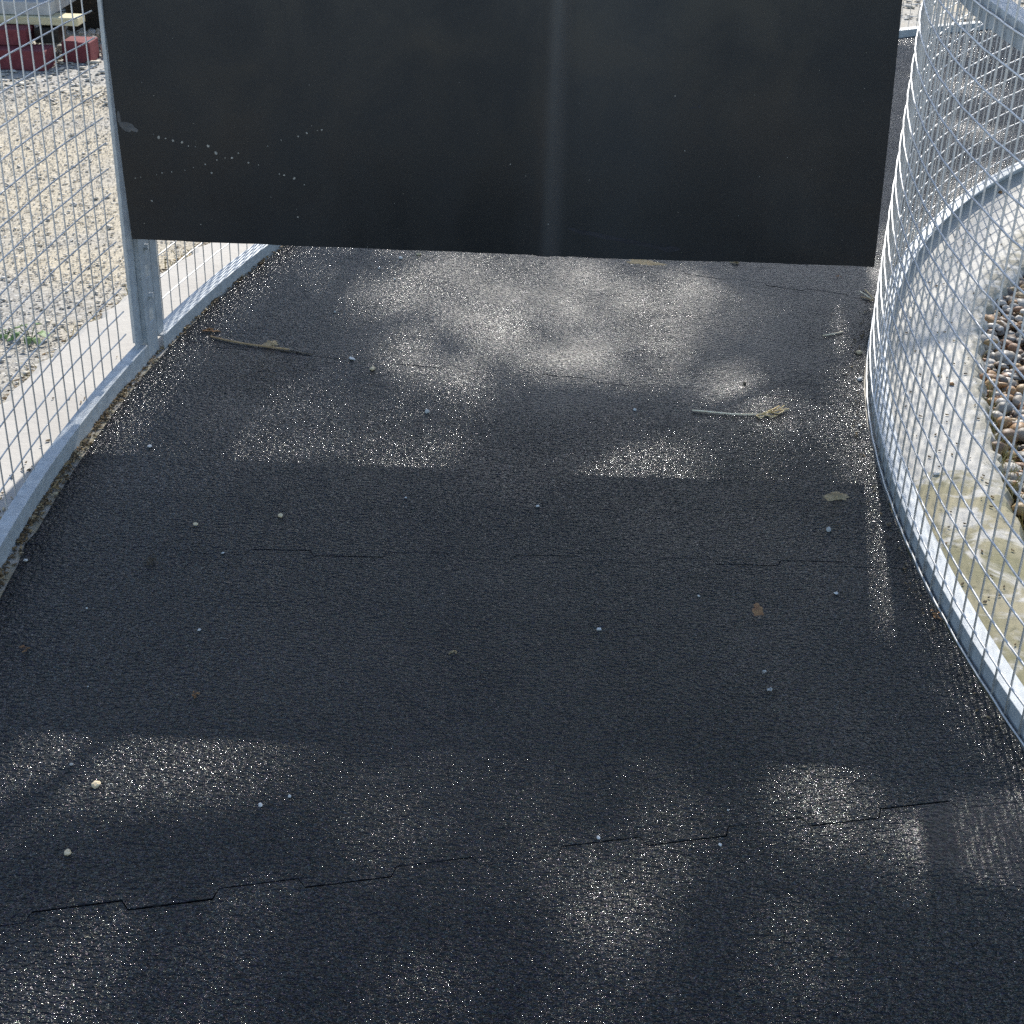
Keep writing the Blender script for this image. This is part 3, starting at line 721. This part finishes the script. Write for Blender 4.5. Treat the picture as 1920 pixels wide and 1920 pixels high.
small_stone(1784, 722, 12, 'leaf_dry', 'brown pebble lying on the pale concrete inside the right mesh', z=-.012, grp='stones on the inner concrete strip')
small_stone(1762, 706, 9, 'tan', 'light tan pebble on the concrete beside the brown one', z=-.012, grp='stones on the inner concrete strip')
small_stone(1875, 362, 9, 'leaf_dry', 'orange-brown pebble on the concrete near the far inner rail', z=-.012, grp='stones on the inner concrete strip')
small_stone(1756, 890, 14, 'grey', 'grey pebble in the damp stain on the inner concrete', z=-.012, grp='stones on the inner concrete strip')

def straw(pts, rad, mat, name, label, cat, z=.003, twigs=()):
    P = [px(x, y, z) for x, y in pts]; b = MB(); b.tube(P, rad, 7)
    for tw in twigs: b.tube([px(x, y, z + dz) for x, y, dz in tw], rad * .6, 5)
    o = b.build(name, M[mat], None, True, loc=P[0]); tag(o, label, cat); return o
t = thing('straw_stalk', 'pale straw stalk with a golden branching seed head on the mat at right centre', 'straw', px(1298, 770))
b = MB(); b.tube([px(x, y, .003) for x, y in [(1298, 769), (1330, 772), (1370, 776), (1400, 777), (1424, 777)]], .0016, 7); b.build('stem', M['palestraw'], t, True)
b = MB(); b.tube([px(x, y, .004) for x, y in [(1420, 778), (1440, 774), (1460, 769), (1479, 767)]], .0017, 7)
for k, tw in enumerate([[(1424, 778, .004), (1440, 771, .008), (1455, 765, .011)], [(1440, 774, .004), (1452, 766, .009), (1461, 761, .012)], [(1455, 770, .004), (1466, 764, .009), (1471, 760, .012)], [(1428, 776, .004), (1446, 781, .003), (1456, 780, .004)], [(1418, 779, .004), (1424, 783, .003), (1432, 781, .004)], [(1446, 773, .004), (1460, 776, .003), (1470, 770, .006)]]):
    b.tube([px(x, y, dz) for x, y, dz in tw], .0014, 5)
b.build('seed_head', M['straw'], t, True)
straw([(395, 631), (430, 639), (470, 646), (510, 651), (542, 655)], .0021, 'twig', 'twig', 'long brown twig on the mat near the slotted post', 'twig')
straw([(526, 658), (556, 660), (584, 664)], .0012, 'soil', 'twig', 'thin black twig continuing from the long brown one', 'twig', .0015)
straw([(1543, 629), (1562, 626), (1580, 622)], .0017, 'palestraw', 'straw_stalk', 'short bleached straw lying near the right mesh', 'straw')
straw([(1612, 546), (1622, 552), (1634, 561)], .0014, 'palestraw', 'straw_stalk', 'pale straw end of the tuft poking out of the right mesh', 'straw', .006)
straw([(1622, 543), (1630, 551), (1638, 562)], .0013, 'straw', 'straw_stalk', 'golden straw of the tuft poking out of the right mesh', 'straw', .005)
straw([(1614, 556), (1626, 559), (1637, 564)], .0014, 'twig', 'twig', 'brown twig under the straw tuft by the right mesh', 'twig', .003)

def crumple(x, y, w, d, h, mat, name, label, cat, n=26, grp=None):
    """a flat irregular clump made of overlapping flakes"""
    p = px(x, y); sc = (FPX * math.sin(PHI) + (y - 960) * math.cos(PHI)) / CAM_H; b = MB()
    for i in range(n):
        c = p + Vector((random.gauss(0, .36) * w / sc / 2, random.gauss(0, .36) * d / sc, abs(random.gauss(0, .5)) * h)); L = w / sc * random.uniform(.08, .2)
        M3 = Matrix.Rotation(random.uniform(0, 6.28), 3, 'Z') @ Matrix.Rotation(random.gauss(0, .22), 3, 'X')
        q = [(-L, 0, 0), (0, L * .5, .001), (L, 0, 0), (0, -L * .5, .001)]
        V = [c + M3 @ Vector(v) + Vector((0, 0, .002)) for v in q] + [c + M3 @ Vector((v[0], v[1], v[2] - .001)) + Vector((0, 0, .002)) for v in q]
        b.add(V, [(0, 1, 2, 3), (7, 6, 5, 4), (0, 4, 5, 1), (1, 5, 6, 2), (2, 6, 7, 3), (3, 7, 4, 0)])
    o = b.build(name, M[mat], None, False, loc=p); tag(o, label, cat, grp); return o
def patch(x, y, w, d, h, mat, name, label, cat):
    """low dome with a ragged outline"""
    p = px(x, y); sc = (FPX * math.sin(PHI) + (y - 960) * math.cos(PHI)) / CAM_H; b = MB(); n = 40; ph = [random.uniform(0, 6.28) for _ in range(4)]
    kz = math.sin(PHI) * .95; V = [p + Vector((0, 0, h))]; F = []
    for k, (q, hh) in enumerate([(.35, .9), (.7, .6), (1, 0)]):
        for i in range(n):
            th = 6.283 * i / n; m_ = 1 + (.22 * math.sin(2 * th + ph[0]) + .16 * math.sin(3 * th + ph[1]) + .12 * math.sin(5 * th + ph[2]) + .10 * math.sin(9 * th + ph[3])) * q + random.uniform(-.07, .07) * q
            V.append(p + Vector((math.cos(th) * w / 2 / sc * q * m_, math.sin(th) * d / 2 / sc / kz * q * m_, h * hh * random.uniform(.6, 1.1) - (.0006 if hh == 0 else 0))))
    F = [(0, 1 + i, 1 + (i + 1) % n) for i in range(n)]
    for k in range(2): F += [(1 + k * n + i, 1 + (k + 1) * n + i, 1 + (k + 1) * n + (i + 1) % n, 1 + k * n + (i + 1) % n) for i in range(n)]
    b.add(V, F); o = b.build(name, M[mat], None, True, loc=p); tag(o, label, cat); return o
crumple(395, 622, 36, 9, .006, 'leaf_dry', 'dry_leaf', 'curled red-brown leaf at the left end of the long twig', 'leaf', 16)
patch(507, 645, 30, 14, .005, 'mud', 'mud_clod', 'crumbly tan clod lying against the long twig', 'clod')
patch(1568, 931, 46, 17, .0045, 'mud', 'mud_clod', 'flat crumbly tan clod near the right mesh', 'clod')
crumple(1571, 520, 12, 9, .005, 'orange', 'dry_leaf', 'small orange-brown leaf on the mat at the lower right corner of the black panel', 'leaf', 6)
crumple(365, 1304, 22, 14, .003, 'leaf_dry', 'dry_leaf', 'small brown leaf scrap on the mat left of centre, above the glittering band', 'leaf', 8)
patch(1421, 1144, 28, 20, .0012, 'leaf_dry', 'dry_leaf', 'faded brown leaf flattened on the mat right of centre', 'leaf')
crumple(283, 1055, 26, 20, .006, 'soil', 'soil_clump', 'black stringy clump on the mat at left, by the second seam', 'clump', 14)
crumple(46, 1216, 26, 12, .002, 'leaf_dry', 'dry_leaf', 'flattened brown scrap at the far left of the mat', 'leaf', 7)
patch(1208, 492, 72, 18, .0012, 'mud', 'sand_patch', 'tan sand patch on the mat directly below the black panel', 'sand')
crumple(1378, 494, 26, 6, .003, 'mud', 'mud_clod', 'brown crumbs under the bottom edge of the black panel, right of the sand patch', 'clod', 16)
crumple(1432, 1262, 14, 10, .002, 'grey', 'mud_clod', 'greyish crumb on the mat right of centre, upper one of two', 'clod', 6)
crumple(1442, 1296, 18, 10, .002, 'grey', 'mud_clod', 'greyish crumb on the mat right of centre, lower one of two', 'clod', 8)
crumple(848, 1226, 24, 12, .0015, 'mud', 'dry_leaf', 'faint flattened leaf in the middle of the shaded mat', 'leaf', 6)
crumple(1754, 1158, 30, 26, .003, 'leaf_dry', 'dry_leaf', 'reddish-brown scraps at the mat edge under the near right mesh', 'leaf', 12)

# ------------------------------------------------------------------ unseen tree ahead, crown gaps placed to cast the light pools
POOLS = [(740, 862, 80, 48), (1210, 868, 85, 42), (830, 690, 100, 48), (905, 635, 70, 42), (1390, 750, 100, 46), (1150, 672, 120, 38), (610, 775, 100, 55),
         (360, 845, 60, 20), (490, 835, 55, 34), (1000, 575, 350, 95), (1500, 860, 55, 45), (240, 1418, 300, 44), (1205, 1708, 125, 58),
         (1560, 1525, 95, 55), (1790, 1660, 110, 85), (830, 1462, 100, 45), (680, 1520, 90, 45), (960, 1915, 190, 30), (80, 1850, 130, 80), (1660, 950, 55, 50),
         (1715, 1120, 40, 60), (1825, 1370, 32, 60), (1510, 1770, 120, 50), (1320, 540, 120, 50), (640, 500, 60, 30), (60, 1500, 40, 30)]
pools = []
for x, y, rx, ry in POOLS:
    c = px(x, y); e = px(x + rx, y); q = px(x, y - ry); pools.append((c.x, c.y, abs(e.x - c.x), abs(q.y - c.y)))
DIM = {6, 10, 14, 15, 16, 22, 23, 24, 25}
def lit(x, y):
    for i, (cx_, cy_, rx, ry) in enumerate(pools):
        dx = (x - cx_) / (rx + .03); dy = (y - cy_) / (ry + .045); th = math.atan2(dy, dx)
        d = dx * dx + dy * dy
        if i in (9, 11):
            if d < 1: return .07 if i == 9 else 0
            continue
        if d < 1 + .32 * math.sin(2 * th + i * 1.3) + .26 * math.sin(3 * th + i * 2.1) + .16 * math.sin(7 * th + i):
            if .5 < math.sin(x * 23 + i) * math.sin(y * 17 - i * 2): return .8
            return .16 if i in DIM else 0
    if y < 1.65: return .56 + .22 * math.sin(x * 6.1 + 1) * math.sin(y * 7.3)
    if 2.3 < y < 3.1: return .66 + .2 * math.sin(x * 8.1) * math.sin(y * 9.3)
    return 1
tree = thing('unseen_shade_tree', 'unseen leafy tree beyond the bend, its crown gaps placed to dapple the walkway with light', 'tree', (3.4, 11.6, GZ))
b = MB()
b.tube([(3.4, 11.6, GZ - .1), (3.38, 11.55, 1.2), (3.2, 11.7, 2.8), (3.0, 12.0, 4.2), (2.8, 12.2, 5.6), (2.7, 12.3, 6.8)], [.17, .13, .10, .07, .04, .015], 12)
b.build('trunk', M['bark'], tree, True)
for pts in ([(3.0, 12.0, 4.2), (2.3, 11.9, 5.6), (1.2, 11.4, 6.25), (.5, 11.2, 6.4)], [(2.8, 12.2, 5.6), (1.9, 12.1, 6.4), (.9, 11.5, 6.5)], [(3.2, 11.7, 2.8), (3.8, 11.5, 4.2), (4.1, 11.4, 5.4)]):
    b = MB(); b.tube(pts, [.03, .018, .010, .005][:len(pts)], 8); b.build('limb', M['bark'], tree, True)
def leaves(n, s_lo, s_hi):
    V = []; F = []; k = 0
    for _ in range(n):
        if random.random() < .45:
            gy = random.uniform(.35, 3.75); gx = random.uniform(-1, .95)
        else:
            ra = random.uniform(3.95, 5.33); aa = random.uniform(104, 162); gx, gy, _z = pc(ra, aa)
            if gy < 3.4: continue
        rr = math.hypot(gx - CX, gy - CY)
        if rr > 5.31 or rr < 3.93: continue
        keep = lit(gx, gy)
        if gy > 4.3: keep = min(keep, .5 + .5 * math.sin(gx * 7 + gy * 3) * math.sin(gy * 5.1 - gx * 2))
        if random.random() > keep: continue
        s = random.uniform(s_lo, s_hi); p = Vector((gx, gy, 0)) + SUN_DIR * s
        L = random.uniform(.035, .06); w = L * .5
        M3 = Matrix.Rotation(random.uniform(0, 6.28), 3, 'Z') @ Matrix.Rotation(random.gauss(.3, .5), 3, 'X') @ Matrix.Rotation(random.gauss(0, .4), 3, 'Y')
        for q in [(-L, 0, 0), (-L * .1, w, .01), (L, 0, -.01), (-L * .1, -w, .01)]: V.append(p + M3 @ Vector(q))
        F.append((k, k + 1, k + 2, k + 3)); k += 4
    b = MB(); b.v = [tuple(v) for v in V]; b.f = F
    me = bpy.data.meshes.new('crown'); me.from_pydata(b.v, [], b.f); me.materials.append(M['foliage']); o = bpy.data.objects.new('crown', me); col.objects.link(o)
    o.parent = tree; o.matrix_parent_inverse = Matrix.Translation(-Vector(tree.location))
leaves(46000, 9.0, 11.5)

# ------------------------------------------------------------------ hedge added beyond the bend, out of frame, to cut glare on the mats
glare_hedge = thing('glare_hedge', 'unseen evergreen hedge closing the yard beyond the bend', 'glare_hedge', (0, 18, GZ))
b = MB(); nx_, nz_ = 90, 14; V = []
for k in range(nz_ + 1):
    for i in range(nx_ + 1):
        x = -17 + 34 * i / nx_; z = GZ - .05 + 2.1 * k / nz_; d = .25 * math.sin(x * 1.7 + z) + .18 * math.sin(x * 4.1 + z * 3) + random.uniform(-.12, .12)
        V.append((x, 17.2 - .012 * x * x + d + .5 * (k / nz_) ** 3, z + (random.uniform(-.25, .25) if k == nz_ else 0)))
for i in range(nx_ + 1): V.append((V[nz_ * (nx_ + 1) + i][0], V[nz_ * (nx_ + 1) + i][1] + 1.6, 1.8))
for i in range(nx_ + 1): V.append((V[i][0], V[i][1] + 2.4, GZ - .05))
W_ = nx_ + 1
b.add(V, [(k * W_ + i, k * W_ + i + 1, (k + 1) * W_ + i + 1, (k + 1) * W_ + i) for k in range(nz_ + 2) for i in range(nx_)])
b.build('inner_growth', M['darkwood'], glare_hedge)
V = []; F = []; k = 0
for _ in range(16000):
    x = random.uniform(-17, 17); z = random.uniform(0, 2.2); y = 17.2 - .012 * x * x + .25 * math.sin(x * 1.7 + z) + .18 * math.sin(x * 4.1 + z * 3) - random.uniform(-.05, .22)
    if z > 1.95: y += random.uniform(0, 1.6)
    c = Vector((x, y, z)); L = random.uniform(.05, .10)
    M3 = Matrix.Rotation(random.uniform(0, 6.28), 3, 'Z') @ Matrix.Rotation(random.uniform(0, 6.28), 3, 'X')
    for q in [(-L, 0, 0), (0, L * .45, .01), (L, 0, 0), (0, -L * .45, .01)]: V.append(tuple(c + M3 @ Vector(q)))
    F.append((k, k + 1, k + 2, k + 3)); k += 4
b = MB(); b.v = V; b.f = F; b.build('foliage', M['foliage'], glare_hedge)
